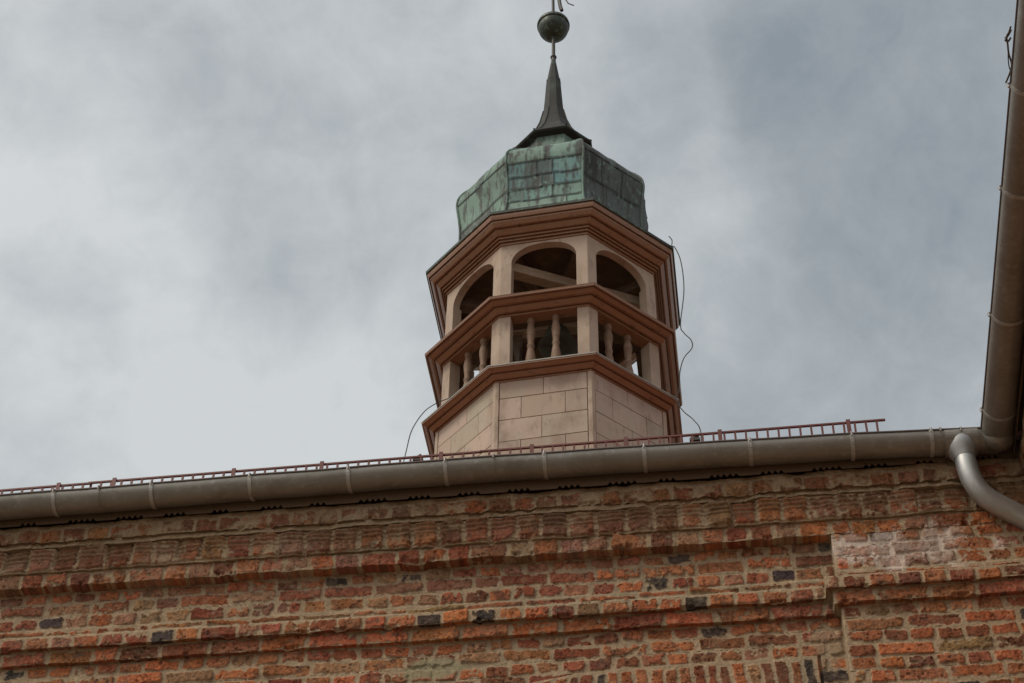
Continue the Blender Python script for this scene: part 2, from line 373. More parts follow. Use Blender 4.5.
    if lintel:   # flat arch of bricks on end
        ztop = 7.565-.10*np.clip((-.45-X)/.7, 0, 1)**2+.004*fbm(X, Z, .2, 31)
        inl = (X > -1.25) & (X < .592) & (Z < ztop) & (Z > ztop-.285)
        e2 = np.cumsum(np.concatenate([[-1.25], .062+r_.random(60)*.022])); b2 = np.clip(np.searchsorted(e2, X+wx*1.6+(Z-7.5)*.12*(X+.3))-1, 0, 58)
        xx = X+wx*1.6+(Z-7.5)*.12*(X+.3); d2 = np.minimum(np.minimum(xx-e2[b2]-.007, e2[b2+1]-xx-.007), ztop-Z-.008-.02*r_.random(60)[b2])
        d2 = d2+fbm(X, Z, .03, 33, 4, .6)*.006-.003; m2 = sstep(0, .006, d2)
        bc2 = np.array([BR[names[i]] for i in r_.choice(7, 60, p=[.3, .3, .2, .12, 0, .02, .06])])*(1+r_.normal(size=(60, 1))*.12)
        mask = np.where(inl, m2, mask); colr = np.where(inl[..., None], bc2[b2]*(1+.22*fbm(X, Z, .03, 12)[..., None]), colr)
        off = np.where(inl, m2*.006+.012, off)
        off = off-.02*sstep(0, .006, X-.592)*(1-sstep(.606, .613, X))*(Z < ztop+.01)*(Z > ztop-.29)
    mc = mort*(1+.16*fbm(X, Z, .05, 15+seed0, 5, .65)[..., None])
    patch = sstep(.1, .8, fbm(X, Z, .5, 16+seed0))[..., None]; mc = mc*(1-patch*.35)+np.array([.27, .235, .165])*patch*.35
    # grey-green cement repair, left of centre
    if lintel:
        rep = sstep(.0, .35, 1-np.hypot((X+1.52)/.22, (Z-7.64)/.08)+fbm(X, Z, .1, 41)*.35)
        mask *= 1-rep*.95; mc = mc*(1-rep[..., None])+np.array([.29, .25, .155])*rep[..., None]
        rep2 = sstep(0, .35, 1-np.hypot((X-.66)/.10, (Z-7.62)/.2)+fbm(X, Z, .08, 42)*.5); mask *= 1-rep2*.7
    # limewash traces on the break-forward under the cornice
        wh = sstep(.0, .5, 1-np.hypot((X-1.12)/.52, (Z-8.19)/.17)+fbm(X, Z, .12, 43, 5, .65)*.6)*(X > .745); mask *= 1-.5*wh*sstep(-.1, .4, fbm(X, Z, .06, 49, 4, .6))
        wcol = np.array([.60, .49, .42]); 
        mc = mc*(1-wh[..., None]*.85)+wcol*wh[..., None]*.85; colr = colr*(1-wh[..., None]*.42)+wcol*wh[..., None]*.42
    dust = np.clip(.04+.42*fbm(X, Z, .045, 60+seed0, 5, .65), 0, .55)[..., None]*(1+.0*mask[..., None]); colr = colr*(1-dust*.75)+mort*.9*dust*.75
    # salts on the upper courses, brown dirt plus the gutter's shade painted into the top band
    salt = sstep(-.2, .9, fbm(X, Z, .35, 44+seed0, 5, .6))*sstep(2.2, -3.4, X)*sstep(8.12, 8.3, Z)
    salt = salt*(.35+.65*sstep(-.3, .5, fbm(X, Z, .035, 45+seed0, 4, .6)))
    colr = colr*(1-salt[..., None]*.55)+np.array([.35, .25, .19])*salt[..., None]*.55
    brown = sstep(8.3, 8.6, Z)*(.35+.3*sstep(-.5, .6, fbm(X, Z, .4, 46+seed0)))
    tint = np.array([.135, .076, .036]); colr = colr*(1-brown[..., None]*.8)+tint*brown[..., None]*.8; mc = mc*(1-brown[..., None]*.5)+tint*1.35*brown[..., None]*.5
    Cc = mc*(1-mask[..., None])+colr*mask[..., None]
    # surface relief
    rel = off+fbm(X, Z+D, .02, 21+seed0, 3, .6)*(.0012+.0012*mask)+fbm(X, Z, .12, 22+seed0, 4, .5)*.003*(1-mask)+fbm(X, Z*.2, 1.4, 23+seed0)*.006
    rel += fbm(X, Z, .07, 26+seed0, 4)*.007*(Z > 8.3)+fbm(X, Z, .16, 28+seed0, 5, .6)*.006*np.isin(kc, [0, 1, 2])[:, None]
    # chipped arrises of projecting courses
    edge = ((kk == 1) | ((kk == 0) & (kv > .78))) & np.isin(kc, [1, 3, 4, 9, 10])
    chip = sstep(.35, .95, fbm(X, Z*0+kc[:, None]*3., .10, 24+seed0, 5, .65)); rel -= chip*edge[:, None]*.024; rel -= sstep(.0, .9, fbm(X, Z, .13, 29+seed0, 5, .65))*.02*np.isin(kc, [1, 2])[:, None]
    gr = r_.normal(size=rel.shape); rel += gr*.0005*(1+mask)
    pit = sstep(.62, .8, vn(X/.009, (Z+D)/.009, 77+seed0)*vn(X/.03, Z/.03, 78+seed0)*1.5)*mask; rel -= pit*.004
    Cc = Cc*(1+.07*r_.normal(size=rel.shape)+.10*fbm(X, Z, .014, 79+seed0, 2))[..., None]
    Cc = Cc*(1-.4*pit[..., None])
    # runs of dirty water from the ledges
    run = sstep(.25, .9, fbm(X, Z*.12, .11, 80+seed0, 4, .6))*sstep(-.2, .5, fbm(X, Z, .5, 81+seed0)); Cc = Cc*(1-run[..., None]*.30)+np.array([.10, .075, .05])*run[..., None]*.30
    Y = WY-D-rel
    # holes under the eaves
    if lintel:
        for hx, hz, hw, hh in ((-4.25, 8.83, .24, .03), (-2.33, 8.80, .16, .035), (.60, 8.79, .09, .035), (-.42, 8.79, .06, .03), (-1.75, 8.80, .09, .02)):
            Y += .11*sstep(.75, 1.05, 1.6-np.hypot((X-hx)/hw, (Z-hz)/hh)+fbm(X, Z, .06, 25)*.25)*(Z > 8.6)
    Z2 = Z+fbm(X, Z*.0+kc[:, None]*2.3, .35, 27+seed0, 3)*.004+fbm(X, Z*.5, .13, 30+seed0, 4, .6)*.0015*np.isin(kc, [0, 1, 2, 3])[:, None]
    V = to_world(X.ravel(), Y.ravel(), Z2.ravel())
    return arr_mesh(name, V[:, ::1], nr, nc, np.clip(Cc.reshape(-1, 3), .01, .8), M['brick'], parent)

bld = empty('brick_building', (-4, 8.6, 0), 'old red brick building with corbelled cornice under its zinc gutter', 'building')
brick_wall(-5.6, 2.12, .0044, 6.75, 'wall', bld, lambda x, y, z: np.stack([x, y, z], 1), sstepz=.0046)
m_ = MB(); zb = COURSES[-1][2]
m_.box(-12, -5.6, 8.405, 8.9, 0, 6.9, (.3, .11, .06)); m_.box(-12, -5.6, 8.6, 8.9, 6.9, 8.86, (.3, .11, .06)); m_.box(-5.6, 2.35, 8.405, 8.9, 0, 6.9, (.3, .11, .06)); m_.box(-5.6, 2.35, 8.6, 8.9, 6.9, 8.86, (.2, .1, .06))
m_.box(-12, -11.6, 8.9, 19.4, 0, 8.88, (.3, .11, .06)); m_.box(-12, 6, 19.4, 19.8, 0, 8.88, (.3, .11, .06))
m_.build('lower_wall', M['plain'], bld)
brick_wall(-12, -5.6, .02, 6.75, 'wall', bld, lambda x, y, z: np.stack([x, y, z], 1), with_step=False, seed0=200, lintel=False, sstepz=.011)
# eaves sheet with groups of notches in its lower edge, dark gap behind it
def eaves_sheet(x0, x1, parent, tw):
    mb = MB(); zt, zb_ = 8.87, 8.748; y = WY-.205
    x = x0; pts = [(x0, zb_)]
    gx = x0
    while gx < x1:
        pts.append((gx, zb_))
        for k in range(random.choice((3, 4, 4, 4, 5))):
            a = gx+k*.036; pts += [(a, zb_), (a+.017, zb_+.024), (a+.034, zb_)]
        gx += .302
    pts = [p for p in pts if p[0] <= x1]+[(x1, zb_)]
    v = []; f = []
    for i, (a, b) in enumerate(pts):
        v += [(a, y, b), (a, y, zt), (a, y+.004, b), (a, y+.004, zt)]
        if i and pts[i][0] > pts[i-1][0]+1e-6: k = 4*i; f += [(k-4, k, k+1, k-3), (k-2, k-1, k+3, k+2), (k-4, k-2, k+2, k)]
    mb.add([tw(*p) for p in v], f)
    return mb.build('eaves_sheet', M['eave'], parent)
ident = lambda x, y, z: (x, y, z)
eaves_sheet(-12, 1.9, bld, ident)
mb = MB(); mb.box(-12, 2.2, 8.20, 8.5, 8.86, 8.88); mb.build('eaves_board', M['darkwood'], bld)
# roofs
TAN = math.tan(R(38)); RIDGE = 14.0
def tiled_slope(name, parent, origin, along, upd, n_up, length, run, rise):
    """stepped tile courses on a slope"""
    mb = MB(); o = Vector(origin); a = Vector(along); h = Vector(upd)
    for k in range(n_up):
        s0, s1 = k/n_up, (k+1)/n_up
        p0 = o+h*run*s0+Vector((0, 0, rise*s0+.03)); p1 = o+h*run*(s1+.01)+Vector((0, 0, rise*s1+.006))
        d = Vector((0, 0, -.022))
        mb.add([p0+d, p0+d+a*length, p0, p0+a*length, p1, p1+a*length], [(0, 1, 3, 2), (2, 3, 5, 4)])
    return mb.build(name, M['tile'], parent)
roof_z0 = 8.845
tiled_slope('roof', bld, (-12.3, 8.14, roof_z0), (1, 0, 0), (0, 1, 0), 34, 18, RIDGE-8.14, (RIDGE-8.14)*TAN)
tiled_slope('roof', bld, (-12.3, 19.86, roof_z0), (1, 0, 0), (0, -1, 0), 34, 18, RIDGE-8.14, (RIDGE-8.14)*TAN)
rz = roof_z0+(RIDGE-8.14)*TAN
mb = MB(); mb.tube([(-12.3+i*.4, RIDGE, rz+.01+.01*(i % 2)) for i in range(46)], .11, 10); mb.build('ridge_tiles', M['tile'], bld, smooth=40)
mb = MB(); mb.add([(-12, 8.6, 8.8), (-12, 19.4, 8.8), (-12, 14, rz-.05), (-11.7, 8.6, 8.8), (-11.7, 19.4, 8.8), (-11.7, 14, rz-.05)], [(0, 2, 1), (3, 4, 5), (0, 1, 4, 3), (1, 2, 5, 4), (2, 0, 3, 5)], (.3, .11, .06)); mb.build('gable', M['plain'], bld)

# side wing on the right, coming towards the camera
WX = 2.06
wing = empty('side_wing', (4, 4, 0), 'brick side wing at the right edge, seen only as dark eaves beside its gutter', 'building')
def tw_np(x, y, z): return np.stack([WX+(y-WY), 8.45-x, z], 1)
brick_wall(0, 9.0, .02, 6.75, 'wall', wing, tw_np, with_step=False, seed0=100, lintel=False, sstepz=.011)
mb = MB(); mb.box(WX+.005, WX+.5, -.6, 8.4, 0, 6.9, (.3, .11, .06)); mb.box(WX+.2, WX+.5, -.6, 8.4, 6.9, 8.86, (.2, .1, .06)); mb.box(WX+.5, 9, -.6, -.2, 0, 8.88, (.3, .11, .06)); mb.build('lower_wall', M['plain'], wing)
eaves_sheet(0, 8.3, wing, lambda x, y, z: (WX+(y-WY), 8.45-x, z))
mb = MB(); mb.box(WX-.19, WX+.1, -.6, 8.1, 8.86, 8.88); mb.build('eaves_board', M['darkwood'], wing)
tiled_slope('roof', wing, (WX-.27, 14.0, roof_z0+.01), (0, -1, 0), (1, 0, 0), 34, 14.6, 5.9, 5.9*TAN)

# ------------------------------------------------------------------ gutters
GR = .093
rim = [(-12.2, 8.83), (-5.8, 8.85), (-4.244, 8.862), (-3.438, 8.869), (-2.642, 8.880), (-1.758, 8.889), (-1.079, 8.893), (-.194, 8.886), (.396, 8.878), (.978, 8.865), (1.324, 8.855), (1.69, 8.838)]
def rimz(x): return float(np.interp(x, [p[0] for p in rim], [p[1] for p in rim]))
GY = 8.03+GR
def half_round(mb, stations, r, n=18, t=.0025):
    """stations: list of (centre, side vector towards the front); open half tube with thickness and a rolled bead"""
    vs_ = []; nn = 2*(n+1)
    for c_, sv in stations:
        c_ = Vector(c_); sv = Vector(sv)
        for rr in (r, r-t):
            for k in range(n+1):
                a = math.pi*k/n; vs_.append(c_+sv*math.cos(a)*rr+Vector((0, 0, -math.sin(a)*rr)))
    fs = []
    for i in range(len(stations)-1):
        b = i*nn; c2 = b+nn
        for k in range(n):
            fs.append((b+k, b+k+1, c2+k+1, c2+k)); fs.append((b+n+1+k, c2+n+1+k, c2+n+2+k, b+n+2+k))
        fs.append((b, c2, c2+n+1, b+n+1)); fs.append((b+n, b+2*n+1, c2+2*n+1, c2+n))
    mb.add(vs_, fs)
    return [Vector(c_)+Vector(sv)*(r-.002)+Vector((0, 0, .001)) for c_, sv in stations]
g1 = empty('eaves_gutter', (-1.5, GY, 8.8), 'long dull grey half-round zinc gutter running along the top of the brick wall', 'gutter', )
mb = MB(); sx = list(np.arange(-12.2, 1.66, .12))+[1.672+.093]
bd = half_round(mb, [((x, GY+.0015*math.sin(x*5), rimz(x)+.0015*math.sin(x*9)), (0, -1, 0)) for x in sx], GR)
mb.build('trough', M['zinc'], g1, smooth=50)
mb = MB(); mb.tube(bd, .0085, 8); mb.build('bead', M['bead'], g1, smooth=60)
def strap(name, parent, cx, sv, zc, r, w, al, mat):
    mb = MB(); n = 18; vs_ = []; fs = []; sv = Vector(sv); al = Vector(al)
    for k in range(n+1):
        a = math.pi*k/n
        for rr in (r+.0045, r+.0005):
            for sgn in (-1, 1): vs_.append(Vector(cx)+sv*math.cos(a)*rr+Vector((0, 0, zc-math.sin(a)*rr))+al*sgn*w/2)
    for k in range(n):
        b = 4*k; fs += [(b, b+1, b+5, b+4), (b+2, b+6, b+7, b+3), (b, b+4, b+6, b+2), (b+1, b+3, b+7, b+5)]
    mb.add(vs_, fs)
    # hook over the bead and tail on the roof edge
    p = Vector(cx)+sv*(r+.006)+Vector((0, 0, zc))
    mb.tube([p+Vector((0, 0, -.018))+sv*.006, p+sv*.010+Vector((0, 0, .002)), p+Vector((0, 0, .012)), p-sv*.012+Vector((0, 0, .006))], .006, 6)
    return mb.build(name, mat, parent)
for x in [-11.3, -10.68, -10.06, -9.44, -8.82, -8.2, -7.6, -7.0, -6.38, -5.76, -5.14, -4.52, -3.903, -3.291, -2.68, -2.075, -1.484, -.886, -.29, .335, .929, 1.385]:
    strap('bracket', g1, (x, GY, 0), (0, -1, 0), rimz(x), GR, .023, (1, 0, 0), M['clamp'])
for x in [-3.62, -1.19, 1.44]:
    strap('seam_band', g1, (x, GY, 0), (0, -1, 0), rimz(x), GR-.002, .012, (1, 0, 0), M['zinc'])
g2 = empty('eaves_gutter', (1.77, 4, 8.8), 'brownish zinc gutter running up the right edge towards the viewer', 'gutter')
mb = MB(); ys = list(np.arange(-.5, 7.9, .15))+[8.03]
bd = half_round(mb, [((1.672+GR, y, 8.832), (-1, 0, 0)) for y in ys[::-1]], GR)
# closed, mitred end where it meets the main gutter
mb.add([(1.672+GR+GR*math.cos(math.pi*k/18), 8.03+GR*2*.5*(1-math.cos(0))+.0, 8.832-GR*math.sin(math.pi*k/18)) for k in range(19)], [tuple(range(19))])
mb.build('trough', M['zinc'], g2, smooth=50)
mb = MB(); mb.tube(bd, .0085, 8); mb.build('bead', M['bead'], g2, smooth=60)
mb = MB(); mb.lathe([(.02, 8.832-.115), (.075, 8.832-.085), (GR+.004, 8.832-.035), (GR+.006, 8.832)], 1.672+GR, 8.03+.045, 20)
mb.build('corner_piece', M['zinc'], g2, smooth=50)
for y in (7.86, 7.1, 6.2, 5.55, 4.8, 4.1, 3.3, 2.5):
    strap('bracket', g2, (1.672+GR, y, 0), (-1, 0, 0), 8.832, GR, .022, (0, 1, 0), M['clamp'])
# downpipe
dp = empty('downpipe', (1.55, 8.12, 8.7), 'shiny galvanised downpipe bending right from the gutter outlet into the corner', 'downpipe')
mb = MB(); zc = rimz(1.56)
def ringpipe(mb, pts, rs, n=24): mb.tube(pts, rs, n, cap=False)
FX = 1.555
fr = [(FX, GY, zc-.012, .092, .0945), (FX, GY, zc-.05, .098, .0935), (FX, GY+.002, zc-.085, .094, .086), (FX+.003, GY+.004, zc-.115, .077, .074), (FX+.006, GY+.006, zc-.138, .067, .067), (FX+.008, GY+.008, zc-.15, .0645, .0645)]
vs_ = [(cx+rx*math.cos(2*math.pi*k/28), cy+ry*math.sin(2*math.pi*k/28), z) for cx, cy, z, rx, ry in fr for k in range(28)]
mb.add(vs_, [(i*28+k, (i+1)*28+k, (i+1)*28+(k+1) % 28, i*28+(k+1) % 28) for i in range(len(fr)-1) for k in range(28)])
mb.build('outlet_funnel', M['newzinc'], dp, smooth=50)
strap('saddle', dp, (FX, GY, 0), (0, -1, 0), zc-.004, GR+.0005, .19, (1, 0, 0), M['zinc'])
def bez(p, n=16):
    p = [Vector(q) for q in p]; o = []
    for i in range(n+1):
        t = i/n; o.append(p[0]*(1-t)**3+p[1]*3*t*(1-t)**2+p[2]*3*t*t*(1-t)+p[3]*t**3)
    return o
pa = Vector((FX+.008, 8.13, zc-.14)); pb = Vector((1.70, 8.20, 8.40)); dirp = Vector((.21, .07, -.118))
elbow = bez([pa, pa+Vector((.0, .0, -.17)), pb-dirp*.5, pb], 14)
mb = MB(); ringpipe(mb, elbow, [.062]*len(elbow))
mb.build('elbow', M['newzinc'], dp, smooth=50)
pc = pb+dirp*1.25; 
low = bez([pc, pc+dirp*.3, (WX-.1+.0, 8.30, 8.05), (WX-.1, 8.30, 7.9)], 8)
mb = MB(); ringpipe(mb, [pb-dirp*.06, pb, pc]+low[1:]+[Vector((WX-.1, 8.30, .2))], .0635)
mb.build('pipe', M['newzinc'], dp, smooth=50)
for z in (7.4, 4.5, 1.8):
    mb = MB(); mb.tube([(WX-.1, 8.30, z-.02), (WX-.1, 8.30, z+.02)], .069, 20); mb.tube([(WX-.1, 8.3, z), (WX, 8.3, z)], .008, 6); mb.build('pipe_clamp', M['clamp'], dp)

# ------------------------------------------------------------------ snow guards on the roof edge
def roofz(y): return roof_z0+(y-8.14)*TAN
GYd = 8.60
secs = [(-6.35, -3.935, 9.405, 9.434, [-5.9, -5.1, -4.154], 'leftmost red-brown snow guard, its rail a touch lower than the next one'),
        (-3.962, -1.352, 9.449, 9.474, [-3.784, -2.984, -2.4, -1.618], 'middle length of red-brown snow guard above the gutter, left of the turret foot'),
        (-1.364, 1.217, 9.467, 9.488, [-1.027, -.422, .176, .985], 'right-hand red-brown snow guard passing in front of the turret, its free end in the sky')]
for x0, x1, z0, z1, posts, lab in secs:
    dy = .012 if x0 == -3.962 else 0
    g = empty('snow_guard', ((x0+x1)/2, GYd, 9.2), lab, 'snow guard', 'snow guard lengths along the roof edge')
    zr = lambda x: z0+(z1-z0)*(x-x0)/(x1-x0)
    y = GYd+dy
    for nm, dz in (('top_rail', 0), ('bottom_rail', -.17)):
        mb = MB(); a = zr(x0)+dz; b = zr(x1)+dz
        mb.hexa([(x0, y-.006, a-.012), (x1, y-.006, b-.012), (x1, y+.008, b-.012), (x0, y+.008, a-.012), (x0, y-.006, a), (x1, y-.006, b), (x1, y+.008, b), (x0, y+.008, a)])
        mb.build(nm, M['redpaint'], g)
    n = int((x1-x0)/.0685)
    first = None
    for k in range(n):
        x = x1-.055-k*.0685; lean = random.uniform(-.003, .003)
        mb = MB(); z = zr(x); mb.hexa([(x-.0065+lean, y-.004, z-.155), (x+.0065+lean, y-.004, z-.155), (x+.0065+lean, y+.006, z-.155), (x-.0065+lean, y+.006, z-.155),
                 (x-.0065, y-.004, z-.010), (x+.0065, y-.004, z-.010), (x+.0065, y+.006, z-.010), (x-.0065, y+.006, z-.010)])
        mb.build('rung', M['redpaint'], g)
    for x in posts:
        mb = MB(); z = zr(x); mb.box(x-.013, x+.013, y-.014, y-.0065, roofz(y)-.02, z+.010); mb.hexa([(x-.013, y-.0065, roofz(y)-.02), (x+.013, y-.0065, roofz(y)-.02), (x+.013, y+.30, roofz(y+.3)+.0), (x-.013, y+.30, roofz(y+.3)), (x-.013, y-.0065, roofz(y)+.0), (x+.013, y-.0065, roofz(y)), (x+.013, y+.30, roofz(y+.3)+.03), (x-.013, y+.30, roofz(y+.3)+.03)])
        mb.build('bracket', M['redpaint'], g)

# ------------------------------------------------------------------ bell turret
TX, TY = -1.4255703, 14.0
Q = [(-.9288, -.3687), (-.3775, -.8912), (.3802, -.9493), (.9208, -.4102)]; Q += [(-a, -b) for a, b in Q]
def cn(i, r, z=0): a, b = Q[i % 8]; return Vector((TX+r*a, TY+r*b, z))
tur = empty('bell_turret', (TX, TY, 12.4), 'octagonal roof turret with open arches, balusters and green copper dome', 'turret')
RB = 1.24; RBODY = 1.275
def loft(prof, name, mat, parent, closed=True, capb=False, capt=False, colf=None):
    mb = MB(); n = len(prof); vs_ = [cn(i, r, z) for r, z in prof for i in range(8)]; fs = []
    for k in range(n if closed else n-1):
        for i in range(8): fs.append((k*8+i, k*8+(i+1) % 8, ((k+1) % n)*8+(i+1) % 8, ((k+1) % n)*8+i))
    if capb: fs.append(tuple(range(8))[::-1])
    if capt: fs.append(tuple((n-1)*8+i for i in range(8)))
    mb.add(vs_, fs); return mb.build(name, mat, parent)
# body: core, corner boards and panels
loft([(RBODY-.03, 12.0), (RBODY-.03, 14.3)], 'body_core', M['joint'], tur, closed=False, capt=True)
for i in range(8):
    a = cn(i, RBODY-.02); b = cn(i+1, RBODY-.02); d = (b-a); Lf = d.length; d.normalize(); nrm = Vector((d.y, -d.x, 0))
    mb = MB(); z = 14.285; row = 0; z = z
    cb = .037
    while z > 12.0:
        h = .288 if row else .255
        z0 = z-h+.007
        cuts = [cb, Lf-cb]
        if row % 2 == 0: cuts = [cb, cb+(Lf-2*cb)*(.5+.03*random.uniform(-1, 1)), Lf-cb]
        else: cuts = [cb, cb+(Lf-2*cb)*.25, cb+(Lf-2*cb)*.75, Lf-cb]
        for u0, u1 in zip(cuts[:-1], cuts[1:]):
            g_ = .0035; base = random.choice([(.42, .315, .245), (.41, .305, .23), (.37, .30, .22), (.43, .32, .255), (.37, .275, .21)])
            jt = random.uniform(.94, 1.05); c_ = tuple(q*jt for q in base)
            p0 = a+d*(u0+g_*.6); p1 = a+d*(u1-g_*.6); t_ = nrm*(.016+random.uniform(0, .002))
            mb.hexa([(*(p0+t_).xy, z0), (*(p1+t_).xy, z0), (*p1.xy, z0), (*p0.xy, z0), (*(p0+t_).xy, z), (*(p1+t_).xy, z), (*p1.xy, z), (*p0.xy, z)], c_)
        z -= h; row += 1
    mb.build('cladding', M['clad'], tur, bevel=.003)
    # corner board wraps the corner
    dp_ = (cn(i-1, 1)-cn(i, 1)).normalized(); dn = (cn(i+1, 1)-cn(i, 1)).normalized(); c0 = cn(i, RBODY+.006)
    poly = [c0, c0+dn*.04, cn(i, RBODY-.04)+dn*.036, cn(i, RBODY-.04), cn(i, RBODY-.04)+dp_*.036, c0+dp_*.04]
    mb = MB(); mb.prism([(p.x, p.y) for p in poly], 12.0, 14.282); mb.build('corner_board', M['beige'], tur, bevel=.004)
def quirk(P_):
    """cut a narrow groove wherever a moulding steps outwards"""
    o = [P_[0]]
    for a, b in zip(P_[:-1], P_[1:]):
        if b[0]-a[0] > .02 and abs(b[1]-a[1]) < .006 and a[0] > 1.24: o += [(a[0]+.001, a[1]+.028), (a[0]+.013, a[1]+.028), (a[0]+.014, a[1])]
        o.append(b)
    return o
# lower cornice / floor edge
loft(quirk([(RB-.06, 14.258), (1.286, 14.258), (1.288, 14.274), (1.312, 14.276), (1.350, 14.306), (1.352, 14.320), (1.384, 14.322), (1.410, 14.342), (1.428, 14.346), (1.43, 14.374), (1.2, 14.42), (RB-.4, 14.42), (RB-.4, 14.258)]), 'cornice', M['trim'], tur)
loft([(1.434, 14.362), (1.436, 14.376), (1.2, 14.426), (1.19, 14.42)], 'cornice_flashing', M['zinc'], tur)
mb = MB(); mb.add([cn(i, RB-.1, 14.33) for i in range(8)]+[cn(i, RB-.1, 14.425) for i in range(8)], [tuple(range(8))[::-1], tuple(range(8, 16))]+[(i, (i+1) % 8, 8+(i+1) % 8, 8+i) for i in range(8)]); mb.build('floor', M['oldwood'], tur)
# rail cornice
rail = [(RB-.13, 15.232), (1.25, 15.232), (1.252, 15.256), (1.285, 15.258), (1.328, 15.292), (1.33, 15.308), (1.372, 15.310), (1.412, 15.338), (1.442, 15.342), (1.448, 15.368), (RB+.02, 15.41), (RB-.13, 15.41)]
loft(quirk(rail), 'rail_cornice', M['trim'], tur)
loft([(1.443, 15.352), (1.451, 15.369), (RB+.02, 15.414), (RB+.01, 15.40)], 'rail_flashing', M['trim'], tur)
# top cornice
top = [(RB-.10, 16.355), (RB+.01, 16.357), (RB+.012, 16.385), (RB+.036, 16.387), (RB+.038, 16.412), (RB+.062, 16.414), (RB+.064, 16.440), (RB+.09, 16.442), (RB+.13, 16.482), (RB+.132, 16.500), (RB+.168, 16.503), (RB+.20, 16.545), (RB+.205, 16.565), (RB+.225, 16.57), (RB+.238, 16.60), (RB+.242, 16.648), (RB-.1, 16.68)]
loft(quirk(top), 'top_cornice', M['trim'], tur)
# posts
def post(i, z0, z1, w, dep, name):
    dpv = (cn(i-1, 1)-cn(i, 1)).normalized(); dn = (cn(i+1, 1)-cn(i, 1)).normalized(); c0 = cn(i, RB)
    nn = Vector((-dn.y, dn.x, 0)); npv = Vector((dpv.y, -dpv.x, 0))    # inward normals
    poly = [c0, c0+dn*w, c0+dn*w+nn*dep, c0+(nn+npv).normalized()*dep*1.1, c0+dpv*w+npv*dep, c0+dpv*w]
    mb = MB(); mb.prism([(p.x, p.y) for p in poly], z0, z1); return mb.build(name, M['beige'], tur, bevel=.006)
for i in range(8):
    post(i, 14.40, 15.236, .122, .14, 'post'); post(i, 15.38, 16.09, .122, .12, 'post')
# arch panels
for i in range(8):
    c0 = cn(i, RB-.004); c1 = cn(i+1, RB-.004); d = c1-c0; Lf = d.length; d.normalize(); inn = Vector((-d.y, d.x, 0))
    mb = MB(); n = 28; w = .118; zs, rise, zt = 16.07, .255, 16.38; pr = []
    uu = [0, w-.0005]+[w+(Lf-2*w)*(.5-.5*math.cos(math.pi*k/n)) for k in range(n+1)]+[Lf-w+.0005, Lf]
    for u in uu:
        t = (u-Lf/2)/((Lf-2*w)/2)
        zb_ = zs+rise*math.sqrt(max(0, 1-abs(t)**2.3)) if abs(t) < 1 else zs-.0
        pr.append((u, zb_))
    vs_ = []; fs = []
    for u, zb_ in pr:
        p = c0+d*u; 
        for off_ in (0, .085): q = p+inn*off_; vs_ += [(q.x, q.y, zb_), (q.x, q.y, zt)]
    for k in range(len(pr)-1):
        b = 4*k; fs += [(b, b+4, b+5, b+1), (b+2, b+3, b+7, b+6), (b, b+2, b+6, b+4)]
    mb.add(vs_, fs); mb.build('arch', M['beige'], tur)
# balusters, two on each side
def baluster_prof(z0, z1):
    h = z1-z0; P_ = [(.036, 0), (.036, .08), (.028, .09), (.034, .12), (.043, .22), (.045, .30), (.034, .42), (.026, .48), (.034, .50), (.034, .53), (.026, .55), (.030, .62), (.038, .72), (.040, .78), (.028, .88), (.022, .91), (.034, .93), (.034, 1)]
    return [(r*1.18, z0+h*t) for r, t in P_]
for i in range(8):
    a = cn(i, RB-.09); b = cn(i+1, RB-.09)
    for t in (.335, .635):
        p = a.lerp(b, t); mb = MB(); mb.lathe(baluster_prof(14.41, 15.24), p.x, p.y, 14); mb.build('baluster', M['turned'], tur, smooth=40)
# inside: ceiling, tie beams and the bell frame
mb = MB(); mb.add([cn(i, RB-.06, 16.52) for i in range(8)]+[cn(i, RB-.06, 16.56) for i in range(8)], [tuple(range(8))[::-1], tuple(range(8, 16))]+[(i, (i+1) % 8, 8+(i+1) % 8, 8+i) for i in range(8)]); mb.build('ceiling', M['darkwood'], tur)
def beam(p, q, w, h, name='beam', mat='oldwood'):
    p = Vector(p); q = Vector(q); d = (q-p).normalized(); s = Vector((-d.y, d.x, 0)).normalized()*w/2; u = Vector((0, 0, h/2))
    mb = MB(); mb.hexa([p-s-u, q-s-u, q+s-u, p+s-u, p-s+u, q-s+u, q+s+u, p+s+u]); return mb.build(name, M[mat], tur, bevel=.008)
beam((-1.80, 13.04, 16.12), (-.34, 13.76, 16.12), .12, .13)
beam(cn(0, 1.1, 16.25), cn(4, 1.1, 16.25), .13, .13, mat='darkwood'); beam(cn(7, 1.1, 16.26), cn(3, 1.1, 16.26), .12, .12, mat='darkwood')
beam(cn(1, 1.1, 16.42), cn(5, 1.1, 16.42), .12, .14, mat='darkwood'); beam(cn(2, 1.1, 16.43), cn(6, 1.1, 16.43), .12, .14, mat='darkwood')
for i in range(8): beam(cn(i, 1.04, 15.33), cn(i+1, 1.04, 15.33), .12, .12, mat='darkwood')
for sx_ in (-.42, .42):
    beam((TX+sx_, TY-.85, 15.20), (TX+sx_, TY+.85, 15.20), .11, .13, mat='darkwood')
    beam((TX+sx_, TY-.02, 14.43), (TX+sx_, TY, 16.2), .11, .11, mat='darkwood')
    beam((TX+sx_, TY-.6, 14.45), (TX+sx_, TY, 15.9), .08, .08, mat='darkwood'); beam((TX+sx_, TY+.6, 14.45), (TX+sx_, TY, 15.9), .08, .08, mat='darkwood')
beam((TX-.5, TY, 16.16), (TX+.5, TY, 16.16), .12, .12, mat='oldwood')
bell = empty('bell', (TX+.03, TY, 15.55), 'green bronze bell hanging inside the turret behind the balusters', 'bell')
